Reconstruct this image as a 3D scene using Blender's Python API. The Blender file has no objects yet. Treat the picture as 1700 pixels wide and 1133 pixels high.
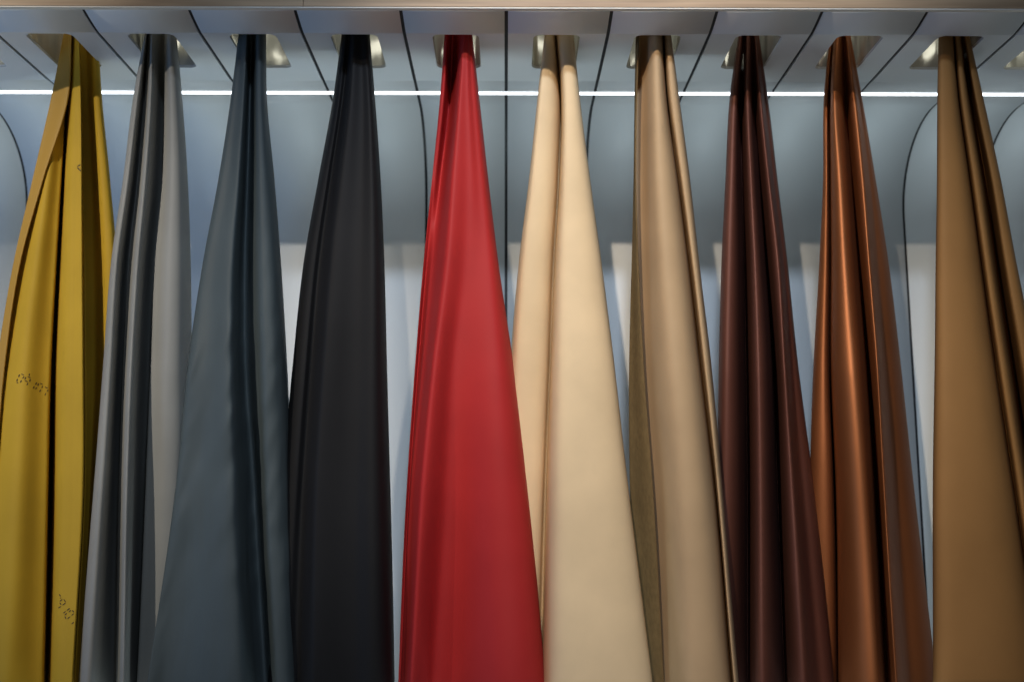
import bpy, bmesh, math, random
from mathutils import Vector, Matrix, noise as mnoise
from mathutils.bvhtree import BVHTree
random.seed(4)
W = 0.2                       # width of one wall panel in metres
CAMZ = 1.5
F = 1650.0                    # focal length in photo pixels (photo 1700 wide)
PITCH = math.radians(8.4)
YAW = math.radians(-0.35)     # a touch to the right
scn = bpy.context.scene
COL = scn.collection

# ------------------------------------------------------------------ camera
cam_d = bpy.data.cameras.new('camera')
cam = bpy.data.objects.new('camera', cam_d); COL.objects.link(cam)
cam.location = (0, 0, CAMZ)
cam.rotation_euler = (math.pi/2 + PITCH, 0, YAW)
cam_d.sensor_width = 36.0
cam_d.lens = 36.0*F/1700.0
cam_d.clip_start = 0.05; cam_d.clip_end = 100
cam_d.dof.use_dof = True
cam_d.dof.focus_distance = 9.45*W
cam_d.dof.aperture_fstop = 2.4
scn.camera = cam
CM = Matrix.Translation(cam.location) @ cam.rotation_euler.to_matrix().to_4x4()

# ------------------------------------------------------------------ world and lamps
w = bpy.data.worlds.new('World'); scn.world = w; w.use_nodes = True
bg = w.node_tree.nodes['Background']
bg.inputs[0].default_value = (0.72, 0.85, 1.0, 1); bg.inputs[1].default_value = 0.03
scn.view_settings.view_transform = 'Standard'; scn.view_settings.look = 'None'
scn.view_settings.exposure = -0.12; scn.view_settings.gamma = 1

def aim(o, target):
    d = Vector(target) - o.location
    o.rotation_euler = d.to_track_quat('-Z', 'Y').to_euler()

def spot(name, loc, target, power, color, size, blend, radius):
    l = bpy.data.lights.new(name, 'SPOT'); l.energy = power; l.color = color
    l.spot_size = math.radians(size); l.spot_blend = blend; l.shadow_soft_size = radius
    o = bpy.data.objects.new(name, l); COL.objects.link(o)
    o.location = Vector((loc[0]*W, loc[1]*W, CAMZ + loc[2]*W))
    aim(o, (target[0]*W, target[1]*W, CAMZ + target[2]*W)); return o

def area(name, loc, target, power, color, sx, sy):
    l = bpy.data.lights.new(name, 'AREA'); l.energy = power; l.color = color
    l.shape = 'RECTANGLE'; l.size = sx*W; l.size_y = sy*W
    o = bpy.data.objects.new(name, l); COL.objects.link(o)
    o.location = Vector((loc[0]*W, loc[1]*W, CAMZ + loc[2]*W))
    aim(o, (target[0]*W, target[1]*W, CAMZ + target[2]*W)); return o

spot('key_spotlight', (-1.5, 0, 8.29), (1.6, 9.5, 1.4), 176, (1.0, 0.82, 0.62), 43, 1.0, 0.018)
spot('left_spotlight', (-9.0, 0.3, 8.2), (-4.5, 9.5, 1.6), 190, (1.0, 0.90, 0.77), 34, 1.0, 0.018)
spot('cool_spotlight', (0.6, -1.0, 9.85), (1.0, 10.5, 1.3), 160, (0.66, 0.80, 1.0), 50, 1.0, 0.07)
area('hall_screen_light', (-4, -16, -2.5), (0, 12, -0.5), 4, (0.66, 0.80, 1.0), 46, 20)
area('left_screen_light', (-13, 4.5, 0.5), (-2, 11, 2.5), 9, (0.28, 0.52, 1.0), 5, 6)
area('hall_floor_bounce', (0, 2.0, -9.0), (0, 9.0, 4.4), 7, (1.0, 0.93, 0.86), 22, 6)
area('added_niche_fill', (0, 10.6, -13.0), (0, 10.6, 5.0), 46, (0.76, 0.93, 1.0), 17, 1.5)  # unseen fill added far below, only to brighten the ceiling and cove

# ------------------------------------------------------------------ helpers
def obj(name, me, parent=None, mats=()):
    o = bpy.data.objects.new(name, me); COL.objects.link(o)
    for m in mats: me.materials.append(m)
    if parent: o.parent = parent
    return o

def tag(o, label=None, cat=None, group=None, kind=None):
    if label: o['label'] = label
    if cat: o['category'] = cat
    if group: o['group'] = group
    if kind: o['kind'] = kind
    return o

def P(x, y, z): return Vector((x*W, y*W, CAMZ + z*W))

def at(px, py, d):
    """point seen at photo pixel (px,py) lying at depth d (in panel widths)"""
    v = CM.to_3x3() @ Vector(((px-850)/F, (566.5-py)/F, -1))
    return Vector(cam.location) + v*(d*W/v.y)

def nodes(m):
    m.use_nodes = True
    nt = m.node_tree; b = nt.nodes['Principled BSDF']
    return nt, b, nt.nodes, nt.links

def noise_node(nt, scale, detail=4, stretch=(1,1,1), rot=(0,0,0)):
    tc = nt.nodes.new('ShaderNodeTexCoord'); mp = nt.nodes.new('ShaderNodeMapping')
    mp.inputs['Scale'].default_value = stretch; mp.inputs['Rotation'].default_value = rot
    n = nt.nodes.new('ShaderNodeTexNoise'); n.inputs['Scale'].default_value = scale; n.inputs['Detail'].default_value = detail
    nt.links.new(tc.outputs['Object'], mp.inputs[0]); nt.links.new(mp.outputs[0], n.inputs['Vector'])
    return n

def leather(name, col, rough=0.5, spec=0.45, grain=1.0, wrinkle=0.0, metal=0.0, var=0.15):
    m = bpy.data.materials.new(name); nt, b, N, L = nodes(m)
    b.inputs['Roughness'].default_value = rough; b.inputs['Specular IOR Level'].default_value = spec; b.inputs['Metallic'].default_value = metal
    n1 = noise_node(nt, 9, 5)
    mix = N.new('ShaderNodeMix'); mix.data_type = 'RGBA'
    mix.inputs[6].default_value = (*[c*(1-var) for c in col], 1); mix.inputs[7].default_value = (*[min(1, c*(1+var)) for c in col], 1)
    L.new(n1.outputs['Fac'], mix.inputs[0]); L.new(mix.outputs[2], b.inputs['Base Color'])
    v = N.new('ShaderNodeTexVoronoi'); v.inputs['Scale'].default_value = 900
    tc = N.new('ShaderNodeTexCoord'); L.new(tc.outputs['Object'], v.inputs['Vector'])
    bp = N.new('ShaderNodeBump'); bp.inputs['Strength'].default_value = 0.12*grain; bp.inputs['Distance'].default_value = 0.0006
    L.new(v.outputs['Distance'], bp.inputs['Height'])
    n2 = noise_node(nt, 22, 3, (1, 1, 0.35))
    b2 = N.new('ShaderNodeBump'); b2.inputs['Strength'].default_value = 0.10; b2.inputs['Distance'].default_value = 0.003
    L.new(n2.outputs['Fac'], b2.inputs['Height']); L.new(bp.outputs[0], b2.inputs['Normal'])
    last = b2
    if wrinkle:
        n3 = noise_node(nt, 13, 2.5, (1, 1, 0.20), (0, math.radians(24), 0))
        b3 = N.new('ShaderNodeBump'); b3.inputs['Strength'].default_value = wrinkle; b3.inputs['Distance'].default_value = 0.012
        L.new(n3.outputs['Fac'], b3.inputs['Height']); L.new(b2.outputs[0], b3.inputs['Normal']); last = b3
    L.new(last.outputs[0], b.inputs['Normal'])
    return m

def suede(name, col):
    m = bpy.data.materials.new(name); nt, b, N, L = nodes(m)
    b.inputs['Roughness'].default_value = 0.95; b.inputs['Specular IOR Level'].default_value = 0.1
    n1 = noise_node(nt, 160, 6, (1, 1, 0.5)); n2 = noise_node(nt, 25, 4, (1, 1, 0.5))
    mx = N.new('ShaderNodeMath'); mx.operation = 'MULTIPLY'; L.new(n1.outputs['Fac'], mx.inputs[0]); L.new(n2.outputs['Fac'], mx.inputs[1])
    rp = N.new('ShaderNodeValToRGB'); rp.color_ramp.elements[0].position = 0.14; rp.color_ramp.elements[1].position = 0.38
    rp.color_ramp.elements[0].color = (*[c*0.82 for c in col], 1); rp.color_ramp.elements[1].color = (*[c*1.1 for c in col], 1)
    L.new(mx.outputs[0], rp.inputs[0]); L.new(rp.outputs[0], b.inputs['Base Color'])
    bp = N.new('ShaderNodeBump'); bp.inputs['Strength'].default_value = 0.4; bp.inputs['Distance'].default_value = 0.001
    L.new(n1.outputs['Fac'], bp.inputs['Height']); L.new(bp.outputs[0], b.inputs['Normal'])
    return m

def plain(name, col, rough=0.6, metal=0.0, spec=0.5):
    m = bpy.data.materials.new(name); nt, b, N, L = nodes(m)
    b.inputs['Base Color'].default_value = (*col, 1); b.inputs['Roughness'].default_value = rough
    b.inputs['Metallic'].default_value = metal; b.inputs['Specular IOR Level'].default_value = spec
    return m

# satin lacquered metal panels
M_panel = bpy.data.materials.new('satin_panel')
nt, b, N, L = nodes(M_panel)
b.inputs['Base Color'].default_value = (0.76, 0.79, 0.80, 1); b.inputs['Metallic'].default_value = 0.04; b.inputs['Specular IOR Level'].default_value = 0.35
n = noise_node(nt, 60, 4, (1, 1, 1)); mr = N.new('ShaderNodeMapRange')
mr.inputs['To Min'].default_value = 0.50; mr.inputs['To Max'].default_value = 0.58
L.new(n.outputs['Fac'], mr.inputs[0]); L.new(mr.outputs[0], b.inputs['Roughness'])
M_joint = plain('black_rubber', (0.012, 0.013, 0.016), 0.6)
M_sleeve = bpy.data.materials.new('gloss_white_lining')
nt, b, N, L = nodes(M_sleeve)
b.inputs['Base Color'].default_value = (0.74, 0.74, 0.69, 1); b.inputs['Roughness'].default_value = 0.21; b.inputs['Metallic'].default_value = 0.4
nb = noise_node(nt, 16.0, 1.0, (1, 1, 0.4)); bp = N.new('ShaderNodeBump'); bp.inputs['Strength'].default_value = 0.8; bp.inputs['Distance'].default_value = 0.03
L.new(nb.outputs['Fac'], bp.inputs['Height']); L.new(bp.outputs[0], b.inputs['Normal'])

M_wood = bpy.data.materials.new('oak_veneer')
nt, b, N, L = nodes(M_wood)
n = noise_node(nt, 14, 6, (0.35, 6, 9)); n2 = noise_node(nt, 5, 3, (0.5, 3, 5))
rp = N.new('ShaderNodeValToRGB'); rp.color_ramp.elements[0].position = 0.32; rp.color_ramp.elements[1].position = 0.68
rp.color_ramp.elements[0].color = (0.29, 0.19, 0.11, 1); rp.color_ramp.elements[1].color = (0.54, 0.38, 0.24, 1)
mx = N.new('ShaderNodeMath'); mx.operation = 'ADD'; mu = N.new('ShaderNodeMath'); mu.operation = 'MULTIPLY'; mu.inputs[1].default_value = 0.5
L.new(n.outputs['Fac'], mx.inputs[0]); L.new(n2.outputs['Fac'], mx.inputs[1]); L.new(mx.outputs[0], mu.inputs[0])
L.new(mu.outputs[0], rp.inputs[0]); L.new(rp.outputs[0], b.inputs['Base Color']); b.inputs['Roughness'].default_value = 0.55

M_led = bpy.data.materials.new('led_diffuser')
nt, b, N, L = nodes(M_led)
b.inputs['Base Color'].default_value = (0.8, 0.8, 0.8, 1)
b.inputs['Emission Color'].default_value = (0.90, 0.96, 1.0, 1); b.inputs['Emission Strength'].default_value = 3.6

# ------------------------------------------------------------------ the panelled ceiling and back wall
CEIL = 4.41
WALLY = 12.1
HY0, HY1, HX = 9.226, 10.02, 0.232          # the slot in every panel
LEDY0, LEDY1 = 10.65, 10.74
def profile_front():
    p = []
    for i in range(13):                      # lip that bends up behind the wooden board
        t = i/12
        p.append((8.84 + 0.36*t, CEIL + 0.066*(1-t)**1.3))
    return p
def profile_back():
    p = [(10.35, CEIL)]
    for y in (LEDY0,): p.append((y, CEIL))
    return p
def profile_cove():
    p = [(LEDY1, CEIL)]
    R = 1.05
    for i in range(33):
        a = math.pi/2*i/32
        p.append((WALLY - R + R*math.sin(a), CEIL - R + R*math.cos(a)))
    for z in (2.6, 1.6, 0.6, -0.4, -1.4, -2.6, -4.0, -6.0): p.append((WALLY, z))
    return p

def rounded_rect(cx, hx, y0, y1, r, n=6):
    pts = []
    for (sx, yc, a0) in ((1, y1-r, 0), (-1, y1-r, 90), (-1, y0+r, 180), (1, y0+r, 270)):
        for i in range(n+1):
            a = math.radians(a0 + 90*i/n)
            pts.append((cx + sx*(hx-r) + r*math.cos(a), yc + r*math.sin(a)))
    return pts

wall = bpy.data.objects.new('wall', None); COL.objects.link(wall)
wall.location = P(0, WALLY, 0)
tag(wall, 'satin pale grey panelled back wall curving forward into a slotted ceiling', kind='structure')
WINV = Matrix.Translation(-wall.location)

GAP = 0.017
def strip(bm, prof, x0, x1, smooth):
    prev = None
    for (y, z) in prof:
        cur = [bm.verts.new(P(x0, y, z)), bm.verts.new(P(x1, y, z))]
        if prev:
            f = bm.faces.new((prev[0], prev[1], cur[1], cur[0])); f.smooth = smooth
        prev = cur
    return prev

def make_panel(k):
    cx = k + 0.5; x0, x1 = k + GAP, k + 1 - GAP
    bm = bmesh.new()
    strip(bm, profile_front(), x0, x1, True)
    # flat field with the slot
    outer = [(x0, 9.20), (x1, 9.20), (x1, 10.35), (x0, 10.35)]
    loops = []
    for pts in (outer, rounded_rect(cx, HX, HY0, HY1, 0.075)):
        vs = [bm.verts.new(P(x, y, CEIL)) for x, y in pts]
        loops += [bm.edges.new((vs[i], vs[(i+1) % len(vs)])) for i in range(len(vs))]
    bmesh.ops.triangle_fill(bm, use_beauty=True, use_dissolve=False, edges=loops, normal=Vector((0, 0, -1)))
    strip(bm, profile_back(), x0, x1, True)
    strip(bm, profile_cove(), x0, x1, True)
    bmesh.ops.remove_doubles(bm, verts=bm.verts, dist=1e-6)
    bmesh.ops.recalc_face_normals(bm, faces=bm.faces)
    # normals must look into the niche (down / towards the viewer)
    fs = [f for f in bm.faces if f.calc_center_median().y > 11.9*W]
    if fs and fs[0].normal.y > 0: bmesh.ops.reverse_faces(bm, faces=bm.faces)
    for f in bm.faces:
        if abs(f.calc_center_median().z - (CAMZ+CEIL*W)) < 1e-5 and f.normal.z > 0: f.normal_flip()
    me = bpy.data.meshes.new('panel'); bm.transform(WINV); bm.to_mesh(me); bm.free()
    o = obj('panel', me, wall, [M_panel])
    s = o.modifiers.new('thickness', 'SOLIDIFY'); s.thickness = 0.006; s.offset = -1
    # the lining of the slot
    bm = bmesh.new(); rings = []
    for (g, z) in ((0.004, CEIL + 0.004), (0.008, CEIL + 0.06), (0.03, CEIL + 0.30), (0.05, CEIL + 0.55)):
        rings.append([bm.verts.new(P(x, y, z)) for x, y in rounded_rect(cx, HX + g, HY0 - g, HY1 + g, 0.075 + g)])
    for a, c in zip(rings, rings[1:]):
        for i in range(len(a)):
            f = bm.faces.new((a[i], a[(i+1) % len(a)], c[(i+1) % len(a)], c[i])); f.smooth = True
    me = bpy.data.meshes.new('slot_lining'); bm.transform(WINV); bm.to_mesh(me); bm.free()
    obj('slot_lining', me, o, [M_sleeve])
    return o

def make_joint(k):
    bm = bmesh.new()
    prof = [(y, z + 0.018) for y, z in profile_front()] + [(LEDY0, CEIL + 0.018)]
    strip(bm, prof, k - GAP*1.5, k + GAP*1.5, True)
    pr = profile_cove(); q = []
    for i, (y, z) in enumerate(pr):
        t = min(1, max(0, (y - 11.05)/1.05))
        q.append((y + 0.018*math.sin(t*math.pi/2), z + 0.018*math.cos(t*math.pi/2)*(1 if z > CEIL-1.06 else 0)))
    strip(bm, q, k - GAP*1.5, k + GAP*1.5, True)
    me = bpy.data.meshes.new('joint_strip'); bm.transform(WINV); bm.to_mesh(me); bm.free()
    return obj('joint_strip', me, wall, [M_joint])

def box_bm(bm, x0, x1, y0, y1, z0, z1, bev=0.0):
    r = bmesh.ops.create_cube(bm, size=1)
    vs = r['verts']
    for v in vs:
        v.co = P(x0 + (v.co.x+0.5)*(x1-x0), y0 + (v.co.y+0.5)*(y1-y0), z0 + (v.co.z+0.5)*(z1-z0))
    if bev:
        es = list({e for v in vs for e in v.link_edges})
        bmesh.ops.bevel(bm, geom=es, offset=bev*W, segments=2, affect='EDGES', profile=0.5)

KS = range(-11, 11)
for k in KS: make_panel(k)
for k in range(-10, 11): make_joint(k)
# chamber above the slots: back, roof and front boards
bm = bmesh.new()
box_bm(bm, -11, 11, 10.36, 10.42, CEIL+0.05, CEIL+1.6)
box_bm(bm, -11, 11, 8.87, 8.92, CEIL+0.12, CEIL+1.6)
box_bm(bm, -11, 11, 8.87, 10.42, CEIL+1.603, CEIL+1.66)
me = bpy.data.meshes.new('ceiling_chamber'); bm.transform(WINV); bm.to_mesh(me); bm.free()
obj('ceiling_chamber', me, wall, [plain('chamber_white', (0.6, 0.6, 0.55), 0.6)])
area('ceiling_chamber_light', (0, 9.02, CEIL+0.85), (0, 10.2, CEIL+0.3), 1.2, (1.0, 0.97, 0.82), 15, 0.12)

# ------------------------------------------------------------------ light strip
led = bpy.data.objects.new('light_strip', None); COL.objects.link(led); led.location = P(0, 10.695, CEIL)
tag(led, 'thin straight white light line set flush across the slotted ceiling', 'light')
bm = bmesh.new(); box_bm(bm, -11, 11, LEDY0+0.012, LEDY1-0.012, CEIL-0.002, CEIL+0.05)
me = bpy.data.meshes.new('diffuser'); bm.transform(Matrix.Translation(-led.location)); bm.to_mesh(me); bm.free()
obj('diffuser', me, led, [M_led])
bm = bmesh.new()
box_bm(bm, -11, 11, LEDY0+0.001, LEDY0+0.011, CEIL+0.004, CEIL+0.05); box_bm(bm, -11, 11, LEDY1-0.011, LEDY1-0.001, CEIL+0.004, CEIL+0.05)
box_bm(bm, -11, 11, LEDY0+0.001, LEDY1-0.001, CEIL+0.052, CEIL+0.07)
me = bpy.data.meshes.new('channel'); bm.transform(Matrix.Translation(-led.location)); bm.to_mesh(me); bm.free()
obj('channel', me, led, [plain('anodised_channel', (0.2, 0.22, 0.24), 0.4, 0.8)])

# ------------------------------------------------------------------ wooden board along the front
beam = bpy.data.objects.new('wooden_board', None); COL.objects.link(beam); beam.location = P(0, 8.76, 4.495)
tag(beam, 'light oak board running along the top front edge of the display', 'board')
JX = (487-850)/F*8.76 + 0.02
for (a, c) in ((-11, JX-0.002), (JX+0.002, 11)):
    bm = bmesh.new(); box_bm(bm, a, c, 8.78, 8.832, 4.4755, 5.15, 0.005)
    me = bpy.data.meshes.new('plank'); bm.transform(Matrix.Translation(-beam.location)); bm.to_mesh(me); bm.free()
    obj('plank', me, beam, [M_wood])
bm = bmesh.new(); box_bm(bm, -11, 11, 8.786, 8.835, 4.463, 4.4745)
me = bpy.data.meshes.new('edge_strip'); bm.transform(Matrix.Translation(-beam.location)); bm.to_mesh(me); bm.free()
obj('edge_strip', me, beam, [plain('pale_edge', (0.7, 0.68, 0.62), 0.5)])

# ------------------------------------------------------------------ leather hides
K = [57, 155, 300, 430, 600, 800, 1133]
def pchip(xs, ys, x):
    """smooth shape preserving interpolation, linear outside"""
    n = len(xs)
    h = [xs[i+1]-xs[i] for i in range(n-1)]; dl = [(ys[i+1]-ys[i])/h[i] for i in range(n-1)]
    m = [dl[0]]
    for i in range(1, n-1): m.append((dl[i-1]*h[i] + dl[i]*h[i-1])/(h[i]+h[i-1]))
    m.append(dl[-1])
    if x <= xs[0]: return ys[0] + m[0]*(x-xs[0])
    if x >= xs[-1]: return ys[-1] + m[-1]*(x-xs[-1])
    i = max(j for j in range(n-1) if xs[j] <= x)
    t = (x-xs[i])/h[i]
    return ((2*t**3-3*t*t+1)*ys[i] + (t**3-2*t*t+t)*h[i]*m[i] + (-2*t**3+3*t*t)*ys[i+1] + (t**3-t*t)*h[i]*m[i+1])

GROOVE = 0.42
def hide_mesh(feats, ybot, nrow=130, nseg=13, seed=0, deep=0.35, flat=0.85, crease=0.0):
    """feats: left-to-right fold lines: (x at the seven heights K, depth at top / middle / bottom);
    crests are rounded like tubes, valleys fall in steeply between them"""
    def extreme(v, i): return (v[i]-v[i-1])*(v[i]-v[i+1]) > 0
    mid = [f[1][1] for f in feats]; bot = [f[1][2] for f in feats]; xm = [f[0][3] for f in feats]
    keep = [0] + [i for i in range(1, len(feats)-1)
                  if extreme(mid, i) or extreme(bot, i) or extreme(xm, i) or len(feats[i]) > 2] + [len(feats)-1]
    ex = []; typ = []
    for n_, i in enumerate(keep):
        f = feats[i]; hw = f[3] if len(f) > 3 else 0; gd = f[4] if len(f) > 4 else GROOVE
        if hw:                                   # a deep groove: two shoulders and a floor line
            grow = [0.35, 0.6, 0.9, 1, 1.05, 1.1, 1.2]
            d0, d1, d2 = f[1]
            for sgn, (e0, e1) in ((-1, (0, 0.06)), (0, (0.06, gd)), (1, (0, 0.06))):
                ex.append(([x+sgn*hw*g for x, g in zip(f[0], grow)], [d0+e0, d1+e1, d2+e1])); typ.append('groove')
        else:
            ex.append(f); typ.append('end' if n_ in (0, len(keep)-1) else 'soft')
    feats = ex
    rnd = random.Random(seed); rows = []
    p0 = rnd.uniform(0, 6.28); ph = [p0 + 0.35*q for q in range(len(feats))]
    for r in range(nrow):
        py = 12 + (ybot-12)*r/(nrow-1)
        amp = min(1, max(0, (py-120)/500.0))
        ctrl = []
        for j, f in enumerate(feats):
            x = pchip(K, f[0], max(py, 40)); d = pchip([57, 380, 1133], f[1], max(57, min(py, 1133)))
            d += 0.015*amp*math.sin(py/95.0 + ph[j]); x += 0.6*amp*math.sin(py/120.0 + ph[j]*1.7)
            ctrl.append([x, d])
        dm = sum(c[1] for c in ctrl)/len(ctrl)
        for c in ctrl: c[1] = dm + (c[1]-dm)*(1 + deep*amp)
        line = []
        n = len(ctrl)
        for i in range(n-1):
            (xa, da), (xb, db) = ctrl[i], ctrl[i+1]
            for q in range(nseg + (1 if i == n-2 else 0)):
                t = q/nseg
                u = t if da < db else 1-t           # 0 at the crest
                back = typ[i+1] if da < db else typ[i]
                front = typ[i] if da < db else typ[i+1]
                if back == 'groove' and front == 'groove': sx, dd = u, u
                elif back == 'soft': sx, dd = u, (1-math.cos(math.pi*u))/2
                else:                            # quarter of a rounded tube
                    a = u*math.pi/2
                    sx = math.sin(a)**flat if u < 1 else 1.0
                    dd = 1-max(0.0, math.cos(a))**flat
                fx = sx if da < db else 1-sx
                fd = dd if da < db else 1-dd
                line.append(Vector((xa+(xb-xa)*fx, da+(db-da)*fd, 0)))
        for v in line:                           # slight unevenness, and slanting creases where the hide has them
            q = mnoise.noise(Vector((v.x/70.0 + seed*9.1, py/190.0, 3.7)))*0.010*amp
            if crease:
                k = math.exp(-((py-760)/230.0)**2)
                q += crease*k*mnoise.noise(Vector(((v.x*0.91 + py*0.42)/15.0, (py*0.91 - v.x*0.42)/120.0, 8.2)))
            v.y += q
        pts = [at(v.x, py, v.y) for v in line]
        for it in range(4):
            pts = [pts[0]] + [pts[k]*0.5 + (pts[k-1]+pts[k+1])*0.25 for k in range(1, len(pts)-1)] + [pts[-1]]
        rows.append(pts)
    return rows

GROUP = 'leather hides hanging through the ceiling slots'
def hide(label, feats, mat, back, ybot=1175, seed=0, thick=0.0016, edge=None, cat='leather', flat=0.85, deep=0.35, crease=0.0):
    rows = hide_mesh(feats, ybot, seed=seed, flat=flat, deep=deep, crease=crease)
    c = sum((v for v in rows[0]), Vector())/len(rows[0])
    me = bpy.data.meshes.new('leather_hide')
    nr, nc = len(rows), len(rows[0])
    vs = [v - c for line in rows for v in line]
    fs = [(r*nc+i, (r+1)*nc+i, (r+1)*nc+i+1, r*nc+i+1) for r in range(nr-1) for i in range(nc-1)]
    me.from_pydata([tuple(v) for v in vs], [], fs)
    for p in me.polygons: p.use_smooth = True
    o = obj('leather_hide', me, None, [mat, back, edge or back]); o.location = c
    s = o.modifiers.new('thickness', 'SOLIDIFY'); s.thickness = thick; s.offset = -1
    s.material_offset = 1; s.material_offset_rim = 2; s.use_even_offset = False
    tag(o, label, cat, GROUP)
    bvh = BVHTree.FromPolygons([v + c for v in vs], fs)
    return o, bvh

HIDES = {}
HIDES['yellow'] = [
 ([119,115,72,36,9,-8,-40],   [9.72,9.68,9.62]),
 ([107,88,55,25,-4,-25,-70],  [9.80,9.72,9.60]),
 ([108,90,58,29,0,-20,-62],   [9.84,9.76,9.70]),
 ([113,100,78,60,40,30,10],   [9.80,9.66,9.45]),
 ([119,109,100,92,83,78,69],   [9.84,9.74,9.57], 1),
 ([121,113,104,97,89,84,77],  [9.98,9.98,10.05], 1, 2),
 ([121,118,109,101,92,85,80], [9.78,9.72,9.60]),
 ([127,127,122,120,116,112,105],[9.73,9.62,9.45], 1),
 ([131,134,136,137,138,138,121],[9.72,9.60,9.41], 1),
 ([132,135,137,139,140,140,124],[9.95,9.95,9.95]),
 ([142,146,152,155,156,150,133],[9.98,9.95,9.90], 1),
 ([155,158,168,176,174,160,140],[9.85,9.75,9.70]),
 ([163,169,183,193,188,174,152],[9.95,9.85,9.85])]
HIDES['grey'] = [
 ([240,222,204,185,171,156,130],[9.55,9.55,9.55]),
 ([243,230,213,195,184,172,150],[9.42,9.38,9.30]),
 ([245,238,224,209,201,193,180],[9.55,9.60,9.70]),
 ([246,241,229,215,206,199,193],[9.70,9.80,9.95], 1),
 ([246,241,229,214,204,198,192],[9.55,9.55,9.55]),
 ([252,250,240,228,218,211,204],[9.42,9.36,9.25]),
 ([260,259,251,241,233,226,216],[9.50,9.55,9.60]),
 ([275,274,271,260,253,245,231],[9.75,9.85,10.0], 1),
 ([274,273,269,257,250,241,226],[9.52,9.50,9.56]),
 ([281,285,287,283,280,275,262],[9.45,9.42,9.52]),
 ([288,295,303,304,304,302,300],[9.55,9.60,9.85]),
 ([293,302,312,317,319,321,322],[9.75,9.88,10.1])]
HIDES['slate'] = [
 ([396,384,362,338,313,292,245],[9.45,9.52,9.30]),
 ([401,392,374,352,330,312,275],[9.36,9.40,9.33], 1),
 ([410,405,396,386,382,385,400],[9.31,9.32,9.22], 1),
 ([417,415,411,407,407,421,442],[9.58,9.64,9.68], 1),
 ([428,428,432,436,440,444,460],[9.30,9.32,9.35]),
 ([437,438,446,452,457,462,475],[9.45,9.60,9.70]),
 ([442,443,456,466,476,486,498],[9.60,9.75,9.80])]
HIDES['black'] = [
 ([567,554,528,505,486,468,445],[9.60,9.65,9.60]),
 ([574,564,542,522,506,491,473],[9.42,9.44,9.42]),
 ([580,570,549,531,516,504,491],[9.46,9.48,9.46]),
 ([588,582,566,552,540,528,520],[9.34,9.32,9.28]),
 ([598,602,600,597,592,588,585],[9.37,9.36,9.33], 1),
 ([606,612,617,618,618,618,620],[9.36,9.34,9.28], 1),
 ([614,622,632,638,643,648,655],[9.60,9.70,9.80])]
HIDES['red'] = [
 ([738,731,717,704,690,677,661],[9.50,9.55,9.60]),
 ([743,737,722,709,695,681,664],[9.40,9.58,9.60], 1),
 ([751,747,731,717,703,684,666],[9.95,9.57,9.55], 1),
 ([763,752,736,722,703,683,665],[9.55,9.50,9.50]),
 ([770,763,751,742,722,703,682],[9.28,9.26,9.22]),
 ([775,776,780,775,757,747,722],[9.28,9.33,9.55]),
 ([780,786,798,810,820,830,845],[9.32,9.35,9.20]),
 ([782,792,807,822,845,862,888],[9.42,9.45,9.35]),
 ([784,795,811,827,852,875,907],[9.55,9.60,9.55])]
HIDES['cream'] = [
 ([904,893,878,862,847,840,830],[9.65,9.75,9.85]),
 ([908,900,890,878,868,862,860],[9.46,9.50,9.60]),
 ([916,918,912,900,893,888,885],[9.48,9.52,9.65]),
 ([922,930,927,919,913,906,896],[9.92,9.70,9.66], 1, 2, 0.10),
 ([933,932,929,921,917,912,906],[9.60,9.58,9.45]),
 ([939,942,942,942,945,950,955],[9.43,9.38,9.22]),
 ([947,955,965,977,990,1010,1040],[9.44,9.40,9.24]),
 ([952,962,980,998,1020,1042,1083],[9.60,9.60,9.40])]
HIDES['beige'] = [
 ([1062,1058,1056,1060,1069,1084,1102],[9.36,9.42,9.60]),
 ([1057,1055,1053,1050,1046,1046,1055],[9.50,9.55,9.80]),
 ([1059,1057,1056,1054,1052,1056,1068],[9.65,9.66,9.90]),
 ([1070,1070,1066,1064,1070,1087,1104],[9.65,9.64,9.80]),
 ([1078,1077,1075,1074,1080,1098,1112],[9.32,9.36,9.50]),
 ([1088,1090,1095,1105,1120,1140,1155],[9.24,9.24,9.30]),
 ([1096,1102,1118,1133,1148,1170,1195],[9.34,9.32,9.32]),
 ([1101,1107,1127,1144,1163,1186,1216],[9.60,9.60,9.60], 1, 2, 0.15),
 ([1109,1117,1135,1151,1170,1191,1219],[9.30,9.34,9.40]),
 ([1114,1127,1146,1160,1180,1199,1226],[9.50,9.60,9.65])]
HIDES['brown'] = [
 ([1226,1212,1204,1198,1194,1190,1180],[9.92,9.94,10.0]),
 ([1230,1221,1216,1213,1210,1208,1206],[9.80,9.80,9.86]),
 ([1233,1226,1222,1221,1220,1222,1222],[9.82,9.83,9.88]),
 ([1236,1231,1232,1236,1238,1240,1242],[9.95,9.98,10.05], 1, 7),
 ([1241,1241,1247,1253,1258,1262,1264],[9.76,9.68,9.45]),
 ([1249,1252,1262,1272,1284,1291,1302],[9.90,9.90,9.80], 1, 7),
 ([1254,1262,1277,1292,1303,1316,1336],[9.78,9.70,9.48]),
 ([1258,1270,1286,1302,1316,1333,1362],[9.88,9.96,9.80], 1),
 ([1260,1274,1291,1307,1325,1350,1385],[9.98,10.12,9.95])]
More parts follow.
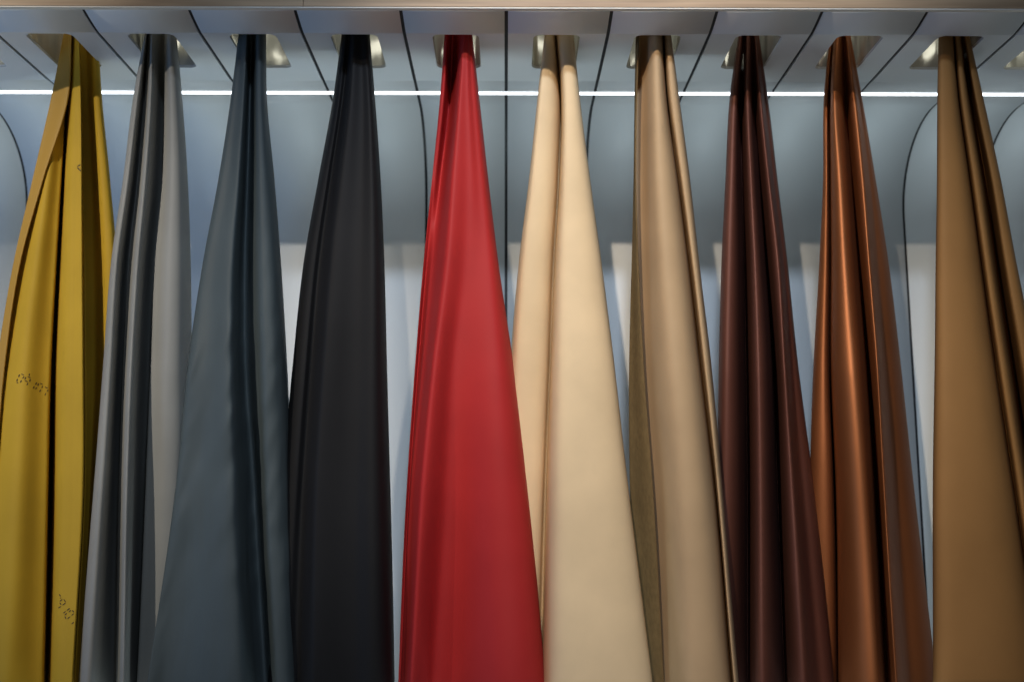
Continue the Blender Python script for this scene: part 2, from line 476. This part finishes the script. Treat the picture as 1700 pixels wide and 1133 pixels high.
HIDES['rust'] = [
 ([1378,1368,1366,1360,1351,1345,1345],[9.95,10.08,10.15]),
 ([1383,1377,1377,1378,1378,1385,1390],[9.92,9.92,9.95], 1, 3),
 ([1386,1379,1384,1388,1396,1408,1418],[9.86,9.82,9.75]),
 ([1391,1386,1396,1404,1418,1434,1458],[9.76,9.70,9.50]),
 ([1400,1404,1415,1426,1440,1453,1473],[9.90,9.92,9.88], 1, 7),
 ([1405,1419,1434,1443,1456,1468,1488],[9.77,9.70,9.52]),
 ([1409,1426,1446,1458,1471,1489,1513],[9.86,10.05,10.02], 1),
 ([1411,1428,1449,1462,1477,1498,1524],[9.95,10.2,10.25]),
 ([1412,1430,1454,1474,1495,1517,1555],[9.95,10.28,10.3])]
HIDES['tan'] = [
 ([1558,1556,1555,1553,1552,1549,1548],[9.42,9.45,9.45]),
 ([1559,1558,1558,1557,1556,1554,1552],[9.36,9.36,9.34]),
 ([1568,1572,1578,1582,1590,1600,1610],[9.28,9.28,9.22]),
 ([1576,1584,1597,1612,1630,1655,1690],[9.30,9.30,9.28]),
 ([1583,1591,1611,1629,1653,1682,1730],[9.50,9.50,9.48], 1, 2, 0.15),
 ([1590,1600,1622,1640,1664,1695,1745],[9.35,9.36,9.36]),
 ([1597,1611,1637,1656,1682,1712,1765],[9.65,9.68,9.70], 1, 7),
 ([1604,1621,1651,1672,1704,1745,1800],[9.38,9.40,9.40]),
 ([1609,1631,1662,1686,1722,1770,1840],[9.50,9.55,9.60])]

SPEC = [
 # key, label, colour, roughness, spec, grain, wrinkle, back colour, bottom y
 ('yellow', 'mustard yellow leather hide with dotted number stamps, leftmost of the row', (0.52,0.33,0.028), 0.65, 0.2, 1.2, 0.12, (0.36,0.26,0.05), 1180),
 ('grey', 'light grey leather hide in three narrow folds beside the yellow one', (0.29,0.29,0.27), 0.58, 0.3, 1.0, 0.12, (0.15,0.15,0.14), 1170),
 ('slate', 'blue-grey slate leather hide with soft creases across its wide left side', (0.070,0.090,0.096), 0.58, 0.3, 1.0, 0.8, (0.07,0.08,0.09), 1180),
 ('black', 'black leather hide hanging between the slate one and the red one', (0.014,0.014,0.015), 0.6, 0.15, 1.0, 0.12, (0.02,0.02,0.02), 1172),
 ('red', 'bright red leather hide, the only red one in the row', (0.44,0.026,0.026), 0.6, 0.22, 0.8, 0.12, (0.25,0.03,0.03), 1182),
 ('cream', 'pale cream leather hide in two broad lobes beside the red one', (0.76,0.58,0.355), 0.6, 0.22, 0.8, 0.12, (0.5,0.38,0.22), 1178),
 ('beige', 'beige leather hide with its left edge curled over to show suede', (0.49,0.34,0.195), 0.62, 0.2, 1.0, 0.12, (0.17,0.115,0.052), 1185),
 ('brown', 'dark reddish brown leather hide, duller than the copper one beside it', (0.135,0.048,0.032), 0.6, 0.35, 1.0, 0.12, (0.10,0.045,0.03), 1170),
 ('rust', 'copper brown leather hide with two glowing ridges beside the tan one', (0.38,0.135,0.048), 0.58, 0.5, 1.0, 0.12, (0.16,0.06,0.03), 1176),
 ('tan', 'tan leather hide with a flat wide left half, rightmost of the row', (0.32,0.165,0.056), 0.7, 0.2, 1.3, 0.12, (0.16,0.08,0.035), 1138)]
BV = {}
FLAT = {'cream': 0.68, 'beige': 0.68, 'tan': 0.66, 'slate': 0.72, 'grey': 0.75, 'yellow': 0.75, 'rust': 0.9, 'brown': 0.9}
DEEP = {'rust': 0.8, 'brown': 0.9, 'grey': 0.28, 'slate': 0.35, 'tan': 0.35, 'red': 0.3}
METAL = {'rust': 0.75, 'brown': 0.3}   # pearl finishes
for i, (key, label, col, ro, sp, gr, wr, bc, yb) in enumerate(SPEC):
    o, bvh = hide(label, HIDES[key], leather(key+'_leather', col, ro, sp, gr, wr, METAL.get(key, 0)), plain('yellow_back', (0.42, 0.24, 0.03), 0.6) if key == 'yellow' else suede(key+'_suede', bc), yb, seed=i+3,
                  flat=FLAT.get(key, 0.85), deep=DEEP.get(key, 0.35), crease=0.05 if key == 'slate' else 0.0, thick=0.0022 if key in ('tan', 'beige', 'yellow') else 0.0016)
    BV[key] = (o, bvh)

# ------------------------------------------------------------------ number stamps printed on the yellow hide
M_ink = plain('stamp_ink', (0.025, 0.012, 0.012), 0.8)
def stamp(name, strokes, x0, y0, sc, wid, label):
    o, bvh = BV['yellow']
    bm = bmesh.new(); cp = Vector(cam.location)
    def hit(px, py):
        dv = (at(px, py, 9.5) - cp).normalized()
        loc, nor, idx, dist = bvh.ray_cast(cp, dv)
        if loc is None: return None
        if nor.dot(dv) > 0: nor = -nor
        return loc + nor*0.0004
    for (ax, ay, bx, by) in strokes:
        ax, ay, bx, by = x0+ax/sc, y0+ay/sc, x0+bx/sc, y0+by/sc
        ax, ay, bx, by = ax-(bx-ax)*0.1, ay-(by-ay)*0.1, bx+(bx-ax)*0.1, by+(by-ay)*0.1
        dx, dy = bx-ax, by-ay; l = math.hypot(dx, dy) or 1
        nx, ny = -dy/l*wid/2, dx/l*wid/2
        segs = 3; prev = None
        for s in range(segs+1):
            t = s/segs; k = 1.0 if 0 < s < segs else 0.55
            a = hit(ax+dx*t+nx*k, ay+dy*t+ny*k); c = hit(ax+dx*t-nx*k, ay+dy*t-ny*k)
            if a is None or c is None or (a-c).length > 0.004: prev = None; continue
            cur = (bm.verts.new(a), bm.verts.new(c))
            if prev and (prev[0].co-cur[0].co).length < 0.004: bm.faces.new((prev[0], prev[1], cur[1], cur[0]))
            prev = cur
    me = bpy.data.meshes.new(name); bm.transform(Matrix.Translation(-o.location)); bm.to_mesh(me); bm.free()
    s = obj(name, me, o, [M_ink]); s['label'] = label; s['kind'] = 'stuff'
S1 = [(505,450,560,470),(465,465,440,515),(565,505,535,550),(415,565,395,610),(505,600,480,645),(395,640,430,658),
 (655,512,710,535),(610,525,585,575),(590,605,650,630),(715,570,690,620),(660,660,630,705),(700,440,680,480),
 (865,645,830,695),(805,735,780,780),(910,670,885,720),(860,765,835,805),(945,665,1000,690),(1005,730,980,775),(955,820,930,865),
 (1060,755,1120,778),(1130,820,1105,860),(1080,900,1055,950)]
S2 = [(415,250,370,295),(460,250,498,300),(500,335,435,380),(330,335,290,365),(395,405,340,455),(290,410,305,450),(530,375,480,415),
 (570,370,605,425),(605,455,545,505),(475,455,505,495),(365,515,405,570),(500,540,445,575),(705,585,645,630),(735,630,690,670),
 (610,655,560,695),(640,700,595,740),(770,630,805,675),(800,710,755,750),(595,775,620,830),(715,780,660,825),(800,905,760,950)]
S3 = [(488,295,478,325),(455,358,545,372),(465,345,530,360),(505,400,462,438),(480,380,500,410)]
S4 = [(760,760,695,795),(690,825,745,885),(745,885,770,905)]
stamp('number_stamp', S1, 0, 590, 14.17, 1.55, 'dotted number stamped halfway down the wide left fold')
stamp('number_stamp', S2, 66, 970, 14.17, 1.55, 'dotted number stamped low on the narrow middle fold')
stamp('number_stamp', S3, 80, 220, 14.17, 2.2, 'blurred stamp mark near the top of the middle fold')
stamp('number_stamp', S4, 80, 220, 14.17, 2.0, 'partial stamp mark at the right edge of the middle fold')
